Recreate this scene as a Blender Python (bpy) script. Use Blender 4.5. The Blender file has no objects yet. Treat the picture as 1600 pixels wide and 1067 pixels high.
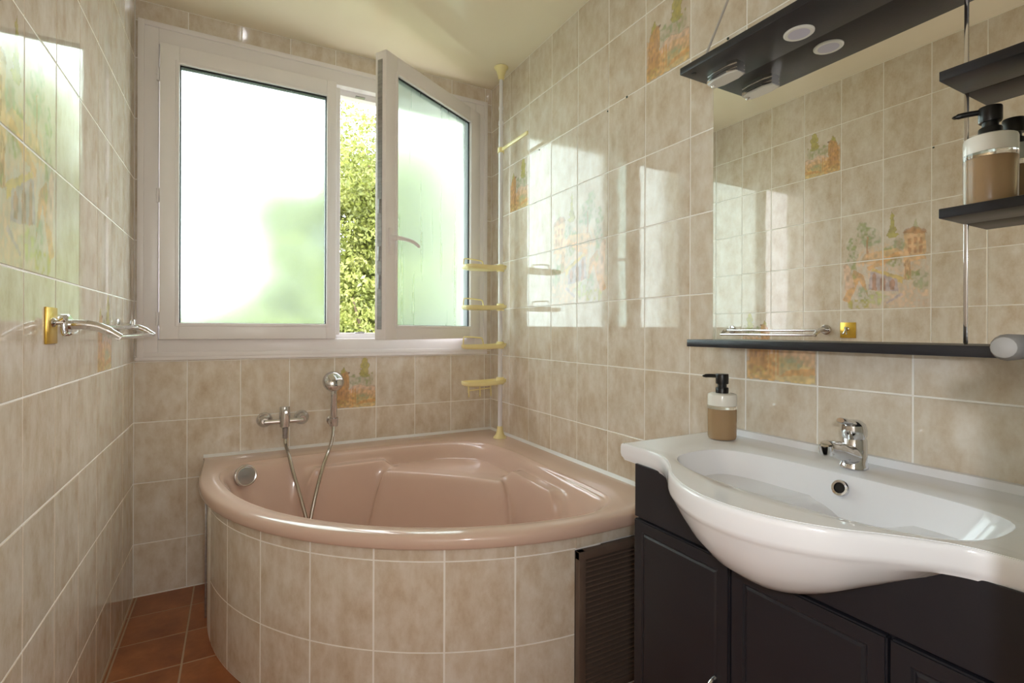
import bpy, bmesh, math, random
import numpy as np
from mathutils import Vector, Matrix
random.seed(7)
rng = np.random.default_rng(11)
scene = bpy.context.scene
COL = scene.collection
R = math.radians

# ------------------------------------------------------------------ camera
CAM = Vector((-1.2587, -2.5463, 1.0982))
YAW, ROLL = 0.49959, 0.00363
rt = Vector((math.cos(YAW), -math.sin(YAW), 0)); fw = Vector((math.sin(YAW), math.cos(YAW), 0)); up = Vector((0, 0, 1))
r2 = rt * math.cos(ROLL) + up * math.sin(ROLL); u2 = up * math.cos(ROLL) - rt * math.sin(ROLL)
cd = bpy.data.cameras.new('camera'); cam = bpy.data.objects.new('camera', cd); COL.objects.link(cam)
m = Matrix.Identity(4)
for i in range(3):
    m[i][0], m[i][1], m[i][2], m[i][3] = r2[i], u2[i], -fw[i], CAM[i]
cam.matrix_world = m
cd.sensor_fit = 'HORIZONTAL'; cd.sensor_width = 36; cd.lens = 788.756 / 1600 * 36
cd.shift_x = 0.86 / 1600; cd.shift_y = -17.54 / 1600; cd.clip_start = 0.02
scene.camera = cam

# ------------------------------------------------------------------ world, sun, flash, exposure
SKY, SUN, FLASH, HALL, EXPO = 4.5, 1.6, 8.5, 3.5, 0.92
w = bpy.data.worlds.new('overcast_sky'); scene.world = w; w.use_nodes = True
bg = w.node_tree.nodes['Background']; bg.inputs[0].default_value = (0.92, 0.94, 1.0, 1); bg.inputs[1].default_value = SKY
ld = bpy.data.lights.new('sun', 'SUN'); ld.energy = SUN; ld.angle = R(3); ld.color = (1, .96, .88)
sun = bpy.data.objects.new('sun', ld); COL.objects.link(sun); sun.rotation_euler = (R(48), 0, R(-25))
fl = bpy.data.lights.new('camera_flash', 'POINT'); fl.energy = FLASH; fl.shadow_soft_size = 0.012; fl.color = (.93, .96, 1.0)
flo = bpy.data.objects.new('camera_flash', fl); COL.objects.link(flo); flo.location = CAM + rt * 0.057 + up * 0.06 - fw * 0.0
hl_ = bpy.data.lights.new('hall_fill_light', 'AREA'); hl_.shape = 'RECTANGLE'; hl_.size = 1.1; hl_.size_y = 1.4; hl_.energy = HALL; hl_.color = (1, .98, .95)  # area lamp added as soft front fill; no hall window exists behind it
hlo = bpy.data.objects.new('hall_fill_light', hl_); COL.objects.link(hlo); hlo.location = (-.95, -3.84, 1.5); hlo.rotation_euler = (R(90), 0, 0)   # shines toward +y
vs = scene.view_settings
vs.view_transform = 'Standard'; vs.look = 'None'; vs.exposure = EXPO; vs.gamma = 1; vs.use_curve_mapping = False
scene.cycles.use_denoising = True
scene.cycles.max_bounces = 14; scene.cycles.diffuse_bounces = 6; scene.cycles.glossy_bounces = 6
scene.cycles.transmission_bounces = 10; scene.cycles.transparent_max_bounces = 12

# ------------------------------------------------------------------ helpers
def s2l(c): return tuple(((x / 255) / 12.92 if x / 255 <= .04045 else ((x / 255 + .055) / 1.055) ** 2.4) for x in c)

class MB:
    """mesh builder: collects pieces, builds ONE mesh object"""
    def __init__(s): s.v = []; s.f = []
    def add(s, vs_, fs_):
        n = len(s.v); s.v += [tuple(p) for p in vs_]; s.f += [tuple(i + n for i in f) for f in fs_]; return s
    def box(s, a, b, bev=0.0):
        (x0, y0, z0), (x1, y1, z1) = [tuple(min(p, q) for p, q in zip(a, b)), tuple(max(p, q) for p, q in zip(a, b))]
        if bev <= 0:
            s.add([(x0, y0, z0), (x1, y0, z0), (x1, y1, z0), (x0, y1, z0), (x0, y0, z1), (x1, y0, z1), (x1, y1, z1), (x0, y1, z1)],
                  [(0, 3, 2, 1), (4, 5, 6, 7), (0, 1, 5, 4), (1, 2, 6, 5), (2, 3, 7, 6), (3, 0, 4, 7)])
        else:
            bm = bmesh.new(); bmesh.ops.create_cube(bm, size=1)
            for v in bm.verts: v.co = Vector(((x0 + x1) / 2 + v.co.x * (x1 - x0), (y0 + y1) / 2 + v.co.y * (y1 - y0), (z0 + z1) / 2 + v.co.z * (z1 - z0)))
            bmesh.ops.bevel(bm, geom=list(bm.edges), offset=bev, segments=2, affect='EDGES', profile=.5)
            bm.verts.index_update()
            s.add([v.co[:] for v in bm.verts], [[v.index for v in f.verts] for f in bm.faces]); bm.free()
        return s
    def tube(s, pts, rad, n=16, caps=True, flat=None):
        pts = [Vector(p) for p in pts]; k = len(pts)
        rads = rad if isinstance(rad, (list, tuple)) else [rad] * k
        t0 = (pts[1] - pts[0]).normalized()
        a = Vector((0, 0, 1)) if abs(t0.z) < .9 else Vector((1, 0, 0))
        nrm = (a - t0 * a.dot(t0)).normalized(); V = []; F = []
        for i in range(k):
            t = (pts[min(i + 1, k - 1)] - pts[max(i - 1, 0)])
            t = t.normalized() if t.length > 1e-9 else t0
            nrm = (nrm - t * nrm.dot(t)).normalized(); bi = t.cross(nrm)
            for j in range(n):
                an = 2 * math.pi * j / n
                V.append(pts[i] + (nrm * math.cos(an) * (flat or 1) + bi * math.sin(an)) * rads[i])
        for i in range(k - 1):
            for j in range(n):
                F.append((i * n + j, i * n + (j + 1) % n, (i + 1) * n + (j + 1) % n, (i + 1) * n + j))
        if caps: F.append(tuple(range(n))[::-1]); F.append(tuple((k - 1) * n + j for j in range(n)))
        return s.add(V, F)
    def lathe(s, prof, o=(0, 0, 0), axis=(0, 0, 1), n=32):
        o = Vector(o); ax = Vector(axis).normalized()
        a = Vector((0, 0, 1)) if abs(ax.z) < .9 else Vector((1, 0, 0))
        e1 = (a - ax * a.dot(ax)).normalized(); e2 = ax.cross(e1); V = []; F = []
        for (r, h) in prof:
            for j in range(n):
                an = 2 * math.pi * j / n; V.append(o + ax * h + (e1 * math.cos(an) + e2 * math.sin(an)) * max(r, 1e-5))
        for i in range(len(prof) - 1):
            for j in range(n): F.append((i * n + j, i * n + (j + 1) % n, (i + 1) * n + (j + 1) % n, (i + 1) * n + j))
        F.append(tuple(range(n))[::-1]); F.append(tuple((len(prof) - 1) * n + j for j in range(n)))
        return s.add(V, F)
    def prism(s, poly, d0, d1, fn):
        """poly 2D list; fn(u,v,d)->xyz"""
        n = len(poly)
        return s.add([fn(u, v, d0) for u, v in poly] + [fn(u, v, d1) for u, v in poly],
                     [tuple(range(n))[::-1], tuple(range(n, 2 * n))] + [(i, (i + 1) % n, n + (i + 1) % n, n + i) for i in range(n)])
    def mesh(s, name, mat=None, smooth=True, angle=35):
        me = bpy.data.meshes.new(name); me.from_pydata(s.v, [], s.f); me.update()
        bm = bmesh.new(); bm.from_mesh(me); bmesh.ops.recalc_face_normals(bm, faces=bm.faces); bm.to_mesh(me); bm.free()
        if smooth:
            me.polygons.foreach_set('use_smooth', [True] * len(me.polygons)); me.set_sharp_from_angle(angle=R(angle))
        if mat: me.materials.append(mat)
        return me
    def build(s, name, mat, parent=None, smooth=True, angle=35, bevel=0):
        o = bpy.data.objects.new(name, s.mesh(name, mat, smooth, angle)); COL.objects.link(o)
        if parent: attach(o, parent)
        if bevel:
            b = o.modifiers.new('soft_edges', 'BEVEL'); b.width = bevel; b.segments = 2; b.limit_method = 'ANGLE'; b.angle_limit = R(40)
        return o

def wm(o):
    """true world matrix, without waiting for the depsgraph"""
    b_ = Matrix.LocRotScale(o.location, o.rotation_euler, o.scale)
    return wm(o.parent) @ o.matrix_parent_inverse @ b_ if o.parent else b_
def attach(o, parent):
    """parent o, keeping it where it is"""
    w_ = wm(o); o.parent = parent; o.matrix_parent_inverse = wm(parent).inverted()
    o.location, q_, o.scale = w_.decompose(); o.rotation_euler = q_.to_euler()
def thing(name, label, cat, loc=(0, 0, 0), group=None):
    o = bpy.data.objects.new(name, None); COL.objects.link(o); o.location = loc; o.empty_display_size = .05
    o['label'] = label; o['category'] = cat
    if group: o['group'] = group
    return o
def tag(o, label, cat, group=None, kind=None):
    o['label'] = label; o['category'] = cat
    if group: o['group'] = group
    if kind: o['kind'] = kind
    return o
def struct(o, label=None):
    o['kind'] = 'structure'
    if label: o['label'] = label
    return o
def crom(pts, per=8, closed=False):
    P = [np.array(p, float) for p in pts]; n = len(P); out = []
    rngi = range(n) if closed else range(n - 1)
    for i in rngi:
        g = (lambda k: P[k % n]) if closed else (lambda k: P[min(max(k, 0), n - 1)])
        a, b, c, d = g(i - 1), g(i), g(i + 1), g(i + 2)
        for j in range(per):
            t = j / per
            out.append(.5 * ((2 * b) + (-a + c) * t + (2 * a - 5 * b + 4 * c - d) * t * t + (-a + 3 * b - 3 * c + d) * t ** 3))
    if not closed: out.append(P[-1])
    return out
def sstep(a, b, x):
    t = np.clip((x - a) / (b - a), 0, 1); return t * t * (3 - 2 * t)

# ------------------------------------------------------------------ materials
def mat(name, col, rough=.5, metal=0., spec=.5, coat=0., trans=0., ior=1.45, alpha=1.):
    mt = bpy.data.materials.new(name); mt.use_nodes = True; b = mt.node_tree.nodes['Principled BSDF']
    c = s2l(col); b.inputs['Base Color'].default_value = (*c, 1); b.inputs['Roughness'].default_value = rough
    b.inputs['Metallic'].default_value = metal; b.inputs['Specular IOR Level'].default_value = spec
    b.inputs['Coat Weight'].default_value = coat; b.inputs['Coat Roughness'].default_value = .06
    b.inputs['Transmission Weight'].default_value = trans; b.inputs['IOR'].default_value = ior
    return mt
def nodes(mt): return mt.node_tree.nodes, mt.node_tree.links, mt.node_tree.nodes['Principled BSDF']
def ramp(ns, stops):
    r = ns.new('ShaderNodeValToRGB'); e = r.color_ramp.elements
    while len(e) < len(stops): e.new(.5)
    for el, (p, c) in zip(e, stops): el.position = p; el.color = (*s2l(c), 1)
    return r
def noisy(mt, stops, scale=8, detail=4, stretch=(1, 1, 1), bump=0., bscale=None, coord='Object', rand=False, rough=.6):
    ns, lk, b = nodes(mt)
    tc = ns.new('ShaderNodeTexCoord'); mp = ns.new('ShaderNodeMapping'); mp.inputs['Scale'].default_value = stretch
    lk.new(tc.outputs[coord], mp.inputs[0])
    n = ns.new('ShaderNodeTexNoise'); n.noise_dimensions = '4D'; n.inputs['Scale'].default_value = scale
    n.inputs['Detail'].default_value = detail; n.inputs['Roughness'].default_value = rough; lk.new(mp.outputs[0], n.inputs['Vector'])
    if rand:
        oi = ns.new('ShaderNodeObjectInfo'); mu = ns.new('ShaderNodeMath'); mu.operation = 'MULTIPLY'; mu.inputs[1].default_value = 60
        lk.new(oi.outputs['Random'], mu.inputs[0]); lk.new(mu.outputs[0], n.inputs['W'])
    r = ramp(ns, stops); lk.new(n.outputs['Fac'], r.inputs[0]); lk.new(r.outputs[0], b.inputs['Base Color'])
    if bump:
        bp = ns.new('ShaderNodeBump'); bp.inputs['Strength'].default_value = bump; bp.inputs['Distance'].default_value = .01
        n2 = ns.new('ShaderNodeTexNoise'); n2.inputs['Scale'].default_value = bscale or scale; n2.inputs['Detail'].default_value = 2
        lk.new(mp.outputs[0], n2.inputs['Vector']); lk.new(n2.outputs['Fac'], bp.inputs['Height']); lk.new(bp.outputs[0], b.inputs['Normal'])
    return r

def tile_material(name, painted=False):
    mt = mat(name, (205, 185, 150), .045, spec=.7); ns, lk, b = nodes(mt)
    r = noisy(mt, [(.28, (195, 174, 148)), (.43, (211, 196, 175)), (.55, (221, 210, 194)), (.72, (233, 226, 216))],
              scale=13, detail=8, stretch=(1.25, .8, 1), bump=.03, bscale=7, rand=True, rough=.7)
    # whitish vertical veins
    tc = ns.new('ShaderNodeTexCoord'); mp = ns.new('ShaderNodeMapping'); mp.inputs['Scale'].default_value = (24, 5, 1)
    lk.new(tc.outputs['Object'], mp.inputs[0]); oi = ns.new('ShaderNodeObjectInfo')
    mu = ns.new('ShaderNodeMath'); mu.operation = 'MULTIPLY'; mu.inputs[1].default_value = 37; lk.new(oi.outputs['Random'], mu.inputs[0])
    n = ns.new('ShaderNodeTexNoise'); n.noise_dimensions = '4D'; n.inputs['Scale'].default_value = 1.2; n.inputs['Detail'].default_value = 5
    lk.new(mp.outputs[0], n.inputs['Vector']); lk.new(mu.outputs[0], n.inputs['W'])
    rv = ns.new('ShaderNodeMapRange'); rv.inputs[1].default_value = .52; rv.inputs[2].default_value = .72; rv.inputs[4].default_value = .5
    lk.new(n.outputs['Fac'], rv.inputs[0])
    mx = ns.new('ShaderNodeMix'); mx.data_type = 'RGBA'; mx.inputs['B'].default_value = (*s2l((234, 228, 218)), 1)
    lk.new(rv.outputs[0], mx.inputs['Factor']); lk.new(r.outputs[0], mx.inputs['A']); last = mx.outputs['Result']
    if painted:
        at = ns.new('ShaderNodeVertexColor'); at.layer_name = 'paint'
        m2 = ns.new('ShaderNodeMix'); m2.data_type = 'RGBA'
        lk.new(at.outputs['Alpha'], m2.inputs['Factor']); lk.new(last, m2.inputs['A']); lk.new(at.outputs['Color'], m2.inputs['B']); last = m2.outputs['Result']
    lk.new(last, b.inputs['Base Color'])
    return mt
M_tile = tile_material('glazed_tile'); M_paint = tile_material('painted_glazed_tile', True)
M_grout = mat('grout', (247, 244, 238), .6)
M_ceil = mat('ceiling_lacquer', (238, 227, 204), .06, spec=.5); noisy(M_ceil, [(.3, (237, 225, 200)), (.7, (240, 230, 208))], scale=1.5, bump=.02, bscale=1.2)
M_pvc = mat('white_pvc', (238, 234, 234), .3); noisy(M_pvc, [(.3, (236, 232, 232)), (.7, (241, 237, 237))], scale=3)
M_gasket = mat('black_gasket', (28, 30, 36), .6)
M_chrome = mat('chrome', (214, 214, 216), .07, metal=1); noisy(M_chrome, [(.3, (206, 206, 208)), (.7, (220, 220, 222))], scale=6)
M_steel = mat('brushed_steel', (170, 170, 174), .3, metal=1); noisy(M_steel, [(.3, (150, 150, 155)), (.7, (185, 185, 188))], scale=14, stretch=(1, 1, 6))
M_satin = mat('satin_chrome', (205, 203, 202), .22, metal=1)
M_hose = mat('steel_hose', (190, 184, 176), .25, metal=1)
M_tub = mat('rose_acrylic', (212, 184, 168), .12, spec=.5, coat=.3); noisy(M_tub, [(.3, (210, 181, 165)), (.7, (215, 188, 172))], scale=2)
M_seal = mat('white_sealant', (236, 234, 232), .4)
M_ceramic = mat('white_ceramic', (236, 238, 244), .10, spec=.5, coat=.2); noisy(M_ceramic, [(.3, (234, 235, 240)), (.7, (239, 240, 244))], scale=2)
M_anth = mat('anthracite_lacquer', (34, 34, 40), .36); noisy(M_anth, [(.3, (32, 32, 38)), (.7, (37, 37, 43))], scale=5, bump=.02, bscale=200)
M_cream = mat('cream_plastic', (240, 226, 166), .3); noisy(M_cream, [(.3, (238, 223, 160)), (.7, (242, 230, 174))], scale=6)
M_pole = mat('white_pole_enamel', (228, 226, 230), .3)
M_mirror = mat('mirror_silver', (240, 240, 236), .0, metal=1)
M_glassclear = mat('clear_glass', (250, 252, 250), .02, trans=1, ior=1.45)
M_soap = mat('amber_soap', (186, 156, 120), .25, trans=.35, ior=1.35)
M_label = mat('white_glazed_band', (232, 230, 222), .2)
M_black = mat('black_plastic', (18, 18, 20), .35)
M_gold = mat('brass_plate', (214, 176, 70), .28, metal=.55); noisy(M_gold, [(.3, (205, 166, 60)), (.7, (222, 186, 84))], scale=20)
M_lens = mat('frosted_lamp_lens', (196, 192, 206), .3); M_ring = mat('white_lamp_ring', (226, 224, 216), .35)
M_cover = mat('pearl_cover', (232, 232, 228), .15, metal=.4)
M_cord = mat('grey_cord', (190, 186, 182), .5)
M_hole = mat('dark_wall_plug', (38, 52, 46), .7)
M_bronze = mat('brown_louvre', (62, 50, 44), .45); noisy(M_bronze, [(.3, (92, 77, 68)), (.7, (106, 90, 80))], scale=8)
M_plaster = mat('hall_plaster', (222, 210, 190), .8); noisy(M_plaster, [(.3, (218, 205, 184)), (.7, (226, 215, 196))], scale=4)
M_door = mat('door_paint', (206, 196, 180), .45); noisy(M_door, [(.3, (203, 192, 176)), (.7, (210, 200, 184))], scale=3)
M_floor = mat('terracotta_tile', (150, 92, 58), .34)
noisy(M_floor, [(.25, (128, 72, 42)), (.5, (156, 94, 56)), (.75, (182, 118, 74))], scale=9, detail=5, bump=.05, bscale=20, rand=True)
M_fgrout = mat('floor_grout', (186, 164, 138), .9)
M_bark = mat('bark', (96, 80, 60), .9); noisy(M_bark, [(.3, (70, 58, 44)), (.7, (120, 102, 80))], scale=12, stretch=(1, 1, .2), bump=.4)
M_handle = mat('satin_grey_handle', (110, 107, 102), .7, metal=.1)
M_lawn = mat('lawn', (96, 120, 56), .95); noisy(M_lawn, [(.3, (98, 104, 78)), (.7, (128, 134, 104))], scale=1.2)

def leaf_mat():
    mt = bpy.data.materials.new('leaf'); mt.use_nodes = True; ns, lk, b = nodes(mt)
    tc = ns.new('ShaderNodeTexCoord'); n = ns.new('ShaderNodeTexNoise'); n.inputs['Scale'].default_value = 3.5; n.inputs['Detail'].default_value = 5
    lk.new(tc.outputs['Object'], n.inputs['Vector'])
    r = ramp(ns, [(.3, (84, 94, 36)), (.5, (122, 130, 58)), (.7, (162, 164, 92))]); lk.new(n.outputs['Fac'], r.inputs[0])
    lk.new(r.outputs[0], b.inputs['Base Color']); b.inputs['Roughness'].default_value = .5
    t = ns.new('ShaderNodeBsdfTranslucent'); lk.new(r.outputs[0], t.inputs[0])
    mx = ns.new('ShaderNodeMixShader'); mx.inputs[0].default_value = .22
    lk.new(b.outputs[0], mx.inputs[1]); lk.new(t.outputs[0], mx.inputs[2]); lk.new(mx.outputs[0], ns['Material Output'].inputs[0])
    return mt
M_leaf = leaf_mat()
def frosted(name, base_r, streak, milk=.10):
    mt = mat(name, (228, 247, 240), base_r, trans=1, ior=1.18, spec=.5); ns, lk, b = nodes(mt)
    tc = ns.new('ShaderNodeTexCoord'); mp = ns.new('ShaderNodeMapping'); mp.inputs['Scale'].default_value = (26, 1, 1.2)
    lk.new(tc.outputs['Object'], mp.inputs[0]); n = ns.new('ShaderNodeTexNoise'); n.inputs['Scale'].default_value = 1; n.inputs['Detail'].default_value = 3
    lk.new(mp.outputs[0], n.inputs['Vector']); rr = ns.new('ShaderNodeMapRange')
    rr.inputs[1].default_value = .6; rr.inputs[2].default_value = .75; rr.inputs[3].default_value = base_r; rr.inputs[4].default_value = base_r - streak
    lk.new(n.outputs['Fac'], rr.inputs[0]); lk.new(rr.outputs[0], b.inputs['Roughness'])
    t = ns.new('ShaderNodeBsdfTranslucent'); t.inputs[0].default_value = (.88, .96, .93, 1)
    mx = ns.new('ShaderNodeMixShader'); mx.inputs[0].default_value = milk
    lk.new(b.outputs[0], mx.inputs[1]); lk.new(t.outputs[0], mx.inputs[2]); lk.new(mx.outputs[0], ns['Material Output'].inputs[0])
    return mt
M_frost1 = frosted('frosted_glass', .27, .02, .05); M_frost2 = frosted('condensed_frosted_glass', .29, .15, .12)

# ------------------------------------------------------------------ room dimensions
LW, ZC, FRONT = 1.6245, 2.4466, -2.41          # left wall x=-LW, ceiling height, front face of the door wall
Z0, PH, PW = 0.7135, 0.2491, 0.2
T = .008                                        # tile thickness (proud of the bed)
WX0, WX1, WZ0, WZ1 = -1.61, -.036, .985, 2.362  # window hole

# slabs (tile bed); tile faces end at x=0, x=-LW, y=0
def slab(name, a, b, mt, label=None): return struct(MB().box(a, b).build(name, mt, smooth=False), label)
B = .0012
wall_right = slab('wall_right', (B, -3.9, -.1), (.25, .3, ZC + .1), M_grout, 'right wall of beige marbled tiles behind the washbasin')
wall_left = slab('wall_left', (-LW - .25, -3.9, -.1), (-LW - B, .3, ZC + .1), M_grout, 'left wall of beige marbled tiles with towel bar')
wb = MB()
wb.box((-LW - .25, B, -.1), (.25, .30, WZ0)).box((-LW - .25, B, WZ1), (.25, .30, ZC + .1)).box((-LW - .25, B, WZ0), (WX0, .30, WZ1)).box((WX1, B, WZ0), (.25, .30, WZ1))
wall_back = struct(wb.build('wall_back', M_grout, smooth=False), 'tiled back wall around the white window')
floor = slab('floor', (-LW - .1, -3.9, -.12), (.1, .1, -.0010), M_fgrout, 'terracotta tiled floor')
ceiling = slab('ceiling', (-LW - .2, -3.9, ZC), (.2, .25, ZC + .15), M_ceil, 'glossy cream ceiling')
slab('wall_hall', (-LW - .2, -3.95, -.1), (.2, -3.85, ZC + .1), M_plaster, 'plain hall wall behind the bathroom door')

# ------------------------------------------------------------------ tiles
def tile_mesh(w_, h_, d=T, ch=.0012):
    x, y = w_ / 2, h_ / 2; V = []
    for z, i in ((-.001, 0), (d - ch, 0), (d, ch)): V += [(-x + i, -y + i, z), (x - i, -y + i, z), (x - i, y - i, z), (-x + i, y - i, z)]
    F = [(8, 9, 10, 11)]
    for k in (0, 4): F += [(k + i, k + (i + 1) % 4, k + 4 + (i + 1) % 4, k + 4 + i) for i in range(4)]
    me = bpy.data.meshes.new('wall_tile'); me.from_pydata(V, [], F); me.materials.append(M_tile); return me
_cache = {}
def get_tile(w_, h_):
    k = (round(w_, 4), round(h_, 4))
    if k not in _cache: _cache[k] = tile_mesh(*k)
    return _cache[k]
# --- painted tiles
def vnoise(h, w_, cells, seed):
    g = np.random.default_rng(seed).random((cells + 2, cells + 2)); y = np.linspace(0, cells, h); x = np.linspace(0, cells, w_)
    yi, xi = y.astype(int), x.astype(int); fy = (y - yi)[:, None]; fx = (x - xi)[None]
    fy = fy * fy * (3 - 2 * fy); fx = fx * fx * (3 - 2 * fx)
    a, b_, c, d = g[yi][:, xi], g[yi][:, xi + 1], g[yi + 1][:, xi], g[yi + 1][:, xi + 1]
    return (a * (1 - fx) + b_ * fx) * (1 - fy) + (c * (1 - fx) + d * fx) * fy
class Canvas:
    def __init__(s, w_, h_, seed=1):
        s.w, s.h = w_, h_; s.rgb = np.zeros((h_, w_, 3)); s.a = np.zeros((h_, w_))
        s.V, s.U = np.meshgrid(np.linspace(0, 1, h_), np.linspace(0, 1, w_), indexing='ij')
        s.n1 = vnoise(h_, w_, 9, seed) - .5; s.n2 = vnoise(h_, w_, 26, seed + 1) - .5; s.n3 = vnoise(h_, w_, min(h_, w_) * 2 // 5, seed + 2) - .5
    def put(s, mask, col, al=1.):
        c = np.array(s2l(col)); mk = np.clip(mask * al, 0, 1); sh = (1 + .5 * s.n2 + .35 * s.n3)[..., None]
        c = np.clip(c * sh, 0, 1); na = mk + s.a * (1 - mk)
        s.rgb = np.where(na[..., None] > 1e-6, (c * mk[..., None] + s.rgb * (s.a * (1 - mk))[..., None]) / np.maximum(na, 1e-6)[..., None], c); s.a = na
    def blob(s, u, v, ru, rv, col, al=1., rag=.9):
        d = np.sqrt(((s.U - u) / ru) ** 2 + ((s.V - v) / rv) ** 2) + rag * (s.n2 * .6 + s.n1 * .4); s.put((1 - sstep(.75, 1.1, d)) * np.clip(.55 + 1.5 * s.n3 + .8 * s.n2, .15, 1), col, al)
    def poly(s, pts, col, al=1.):
        ins = np.zeros_like(s.U, bool); n = len(pts); U, V = s.U + s.n2 * .015, s.V + s.n3 * .012
        for i in range(n):
            (x0, y0), (x1, y1) = pts[i], pts[(i + 1) % n]
            if y0 == y1: continue
            ins ^= ((y0 > V) != (y1 > V)) & (U < (x1 - x0) * (V - y0) / (y1 - y0) + x0)
        s.put(ins.astype(float), col, al)
    def cypress(s, u, v0, v1, wd, col, al=1.):
        t = (s.V - v0) / (v1 - v0); hw = wd * np.clip(1 - t, 0, 1) ** .7 * np.clip(t * 6 + .45, 0, 1)
        s.put(((np.abs(s.U - u + s.n2 * .03) < hw * (1 + s.n3)) & (t > 0) & (t < 1)).astype(float), col, al)
GREEN, OLIVE, SAGE, PALE = (142, 154, 100), (176, 166, 74), (152, 164, 128), (188, 190, 132)
ORANGE, PEACH, TAN, PINK, LILAC, BROWN = (222, 164, 96), (226, 186, 140), (222, 194, 126), (226, 194, 168), (196, 178, 182), (186, 130, 90)
def village(w_, h_):                                 # the two-by-two picture: house left, bridge, trees right
    c = Canvas(w_, h_, 5)
    c.blob(.5, .28, .62, .34, PINK, .35, .3); c.blob(.45, .48, .5, .2, PEACH, .4, .4); c.blob(.2, .1, .3, .16, (222, 190, 160), .6, .4)
    c.cypress(.40, .70, .97, .06, OLIVE, .8); c.cypress(.15, .72, .86, .05, PALE, .6)
    c.blob(.68, .78, .12, .09, GREEN, .85); c.blob(.64, .70, .14, .07, SAGE, .85); c.blob(.74, .86, .07, .05, GREEN, .7); c.blob(.87, .68, .07, .10, GREEN, .85); c.blob(.84, .58, .06, .05, SAGE, .8)
    c.poly([(.66, .5), (.68, .5), (.69, .75), (.67, .75)], BROWN, .7)
    c.poly([(.04, .46), (.28, .46), (.27, .74), (.18, .78), (.05, .72)], PEACH, .85); c.poly([(.03, .70), (.28, .73), (.26, .765), (.17, .79), (.04, .735)], BROWN, .55)
    for k in range(3):
        for j in range(2): c.poly([(.08 + .06 * k, .52 + .09 * j), (.11 + .06 * k, .52 + .09 * j), (.11 + .06 * k, .585 + .09 * j), (.08 + .06 * k, .585 + .09 * j)], BROWN, .6)
    c.blob(.33, .62, .09, .07, SAGE, .85); c.blob(.45, .57, .10, .06, GREEN, .75); c.poly([(.24, .52), (.5, .47), (.78, .47), (.7, .57), (.35, .60)], PEACH, .7)
    c.poly([(.3, .5), (.66, .40), (.68, .44), (.34, .56)], ORANGE, .55); c.blob(.37, .46, .08, .05, GREEN, .8); c.blob(.88, .5, .07, .07, SAGE, .8)
    c.poly([(.27, .30), (.62, .42), (.64, .38), (.29, .24)], TAN, .9); c.poly([(.33, .16), (.66, .2), (.64, .4), (.34, .28)], LILAC, .85)
    for k in range(3): c.poly([(.37 + .1 * k, .18), (.42 + .1 * k, .19), (.42 + .1 * k, .27 + .035 * k), (.395 + .1 * k, .30 + .035 * k), (.37 + .1 * k, .26 + .035 * k)], BROWN, .65)
    c.poly([(.19, .27), (.27, .27), (.27, .47), (.2, .47)], PEACH, .9)
    for k in range(3): c.poly([(.2 + .025 * k, .28), (.208 + .025 * k, .28), (.208 + .025 * k, .46), (.2 + .025 * k, .46)], BROWN, .6)
    c.poly([(.66, .12), (.72, .36), (.84, .42), (.98, .10), (.9, .06), (.78, .30)], ORANGE, .7); c.poly([(.82, .24), (.92, .5), (.97, .48), (.95, .2)], PINK, .9)
    c.blob(.84, .40, .05, .12, GREEN, .7); c.blob(.08, .26, .10, .10, SAGE, .8); c.blob(.18, .31, .08, .05, GREEN, .8)
    c.blob(.58, .11, .13, .08, PALE, .95); c.blob(.72, .15, .08, .08, SAGE, .85); c.blob(.78, .05, .16, .06, OLIVE, .8)
    c.poly([(.28, .13), (.46, .04), (.47, .06), (.3, .15)], LILAC, .8)
    c.a *= .92 * sstep(0, .03, c.U) * sstep(0, .03, 1 - c.U); return c
def ruin(w_, h_, seed=9):                            # the single picture: tower left, cypress right
    c = Canvas(w_, h_, seed)
    c.poly([(0, 0), (1, 0), (1, .25), (.6, .34), (0, .2)], TAN, .9); c.poly([(0, 0), (.45, 0), (.42, .3), (0, .62)], ORANGE, .55)
    c.cypress(.2, .55, .82, .12, OLIVE, .95); c.cypress(.72, .60, 1.06, .16, OLIVE, .95)
    c.blob(.47, .55, .15, .11, GREEN, .9); c.blob(.80, .55, .16, .13, GREEN, .9); c.blob(.63, .57, .13, .08, SAGE, .9)
    c.poly([(.36, .3), (1, .24), (1, .42), (.75, .42), (.6, .47), (.4, .43)], PINK, .95); c.poly([(.45, .28), (1, .16), (1, .32), (.6, .38)], PEACH, .85)
    c.poly([(.05, .05), (.33, .12), (.33, .70), (.27, .73), (.10, .66), (.05, .5)], (204, 150, 84), .92)
    for k in range(4):
        for j in range(2): c.poly([(.08 + .06 * k, .26 + .18 * j), (.105 + .06 * k, .26 + .18 * j), (.105 + .06 * k, .38 + .18 * j), (.08 + .06 * k, .38 + .18 * j)], BROWN, .6)
    for k in range(3): c.poly([(.36 + .055 * k, .06), (.385 + .055 * k, .06), (.385 + .055 * k, .38), (.36 + .055 * k, .38)], ORANGE, .9)
    c.blob(.66, .2, .16, .08, SAGE, .85); c.blob(.2, .1, .14, .07, OLIVE, .5); c.poly([(.5, .05), (1, .1), (1, .17), (.6, .12)], ORANGE, .8)
    c.poly([(.3, .69), (.35, .69), (.35, .72), (.3, .72)], (90, 50, 30), .8)
    c.a *= .78 * sstep(0, .02, c.U) * sstep(0, .02, 1 - c.U); return c
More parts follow.
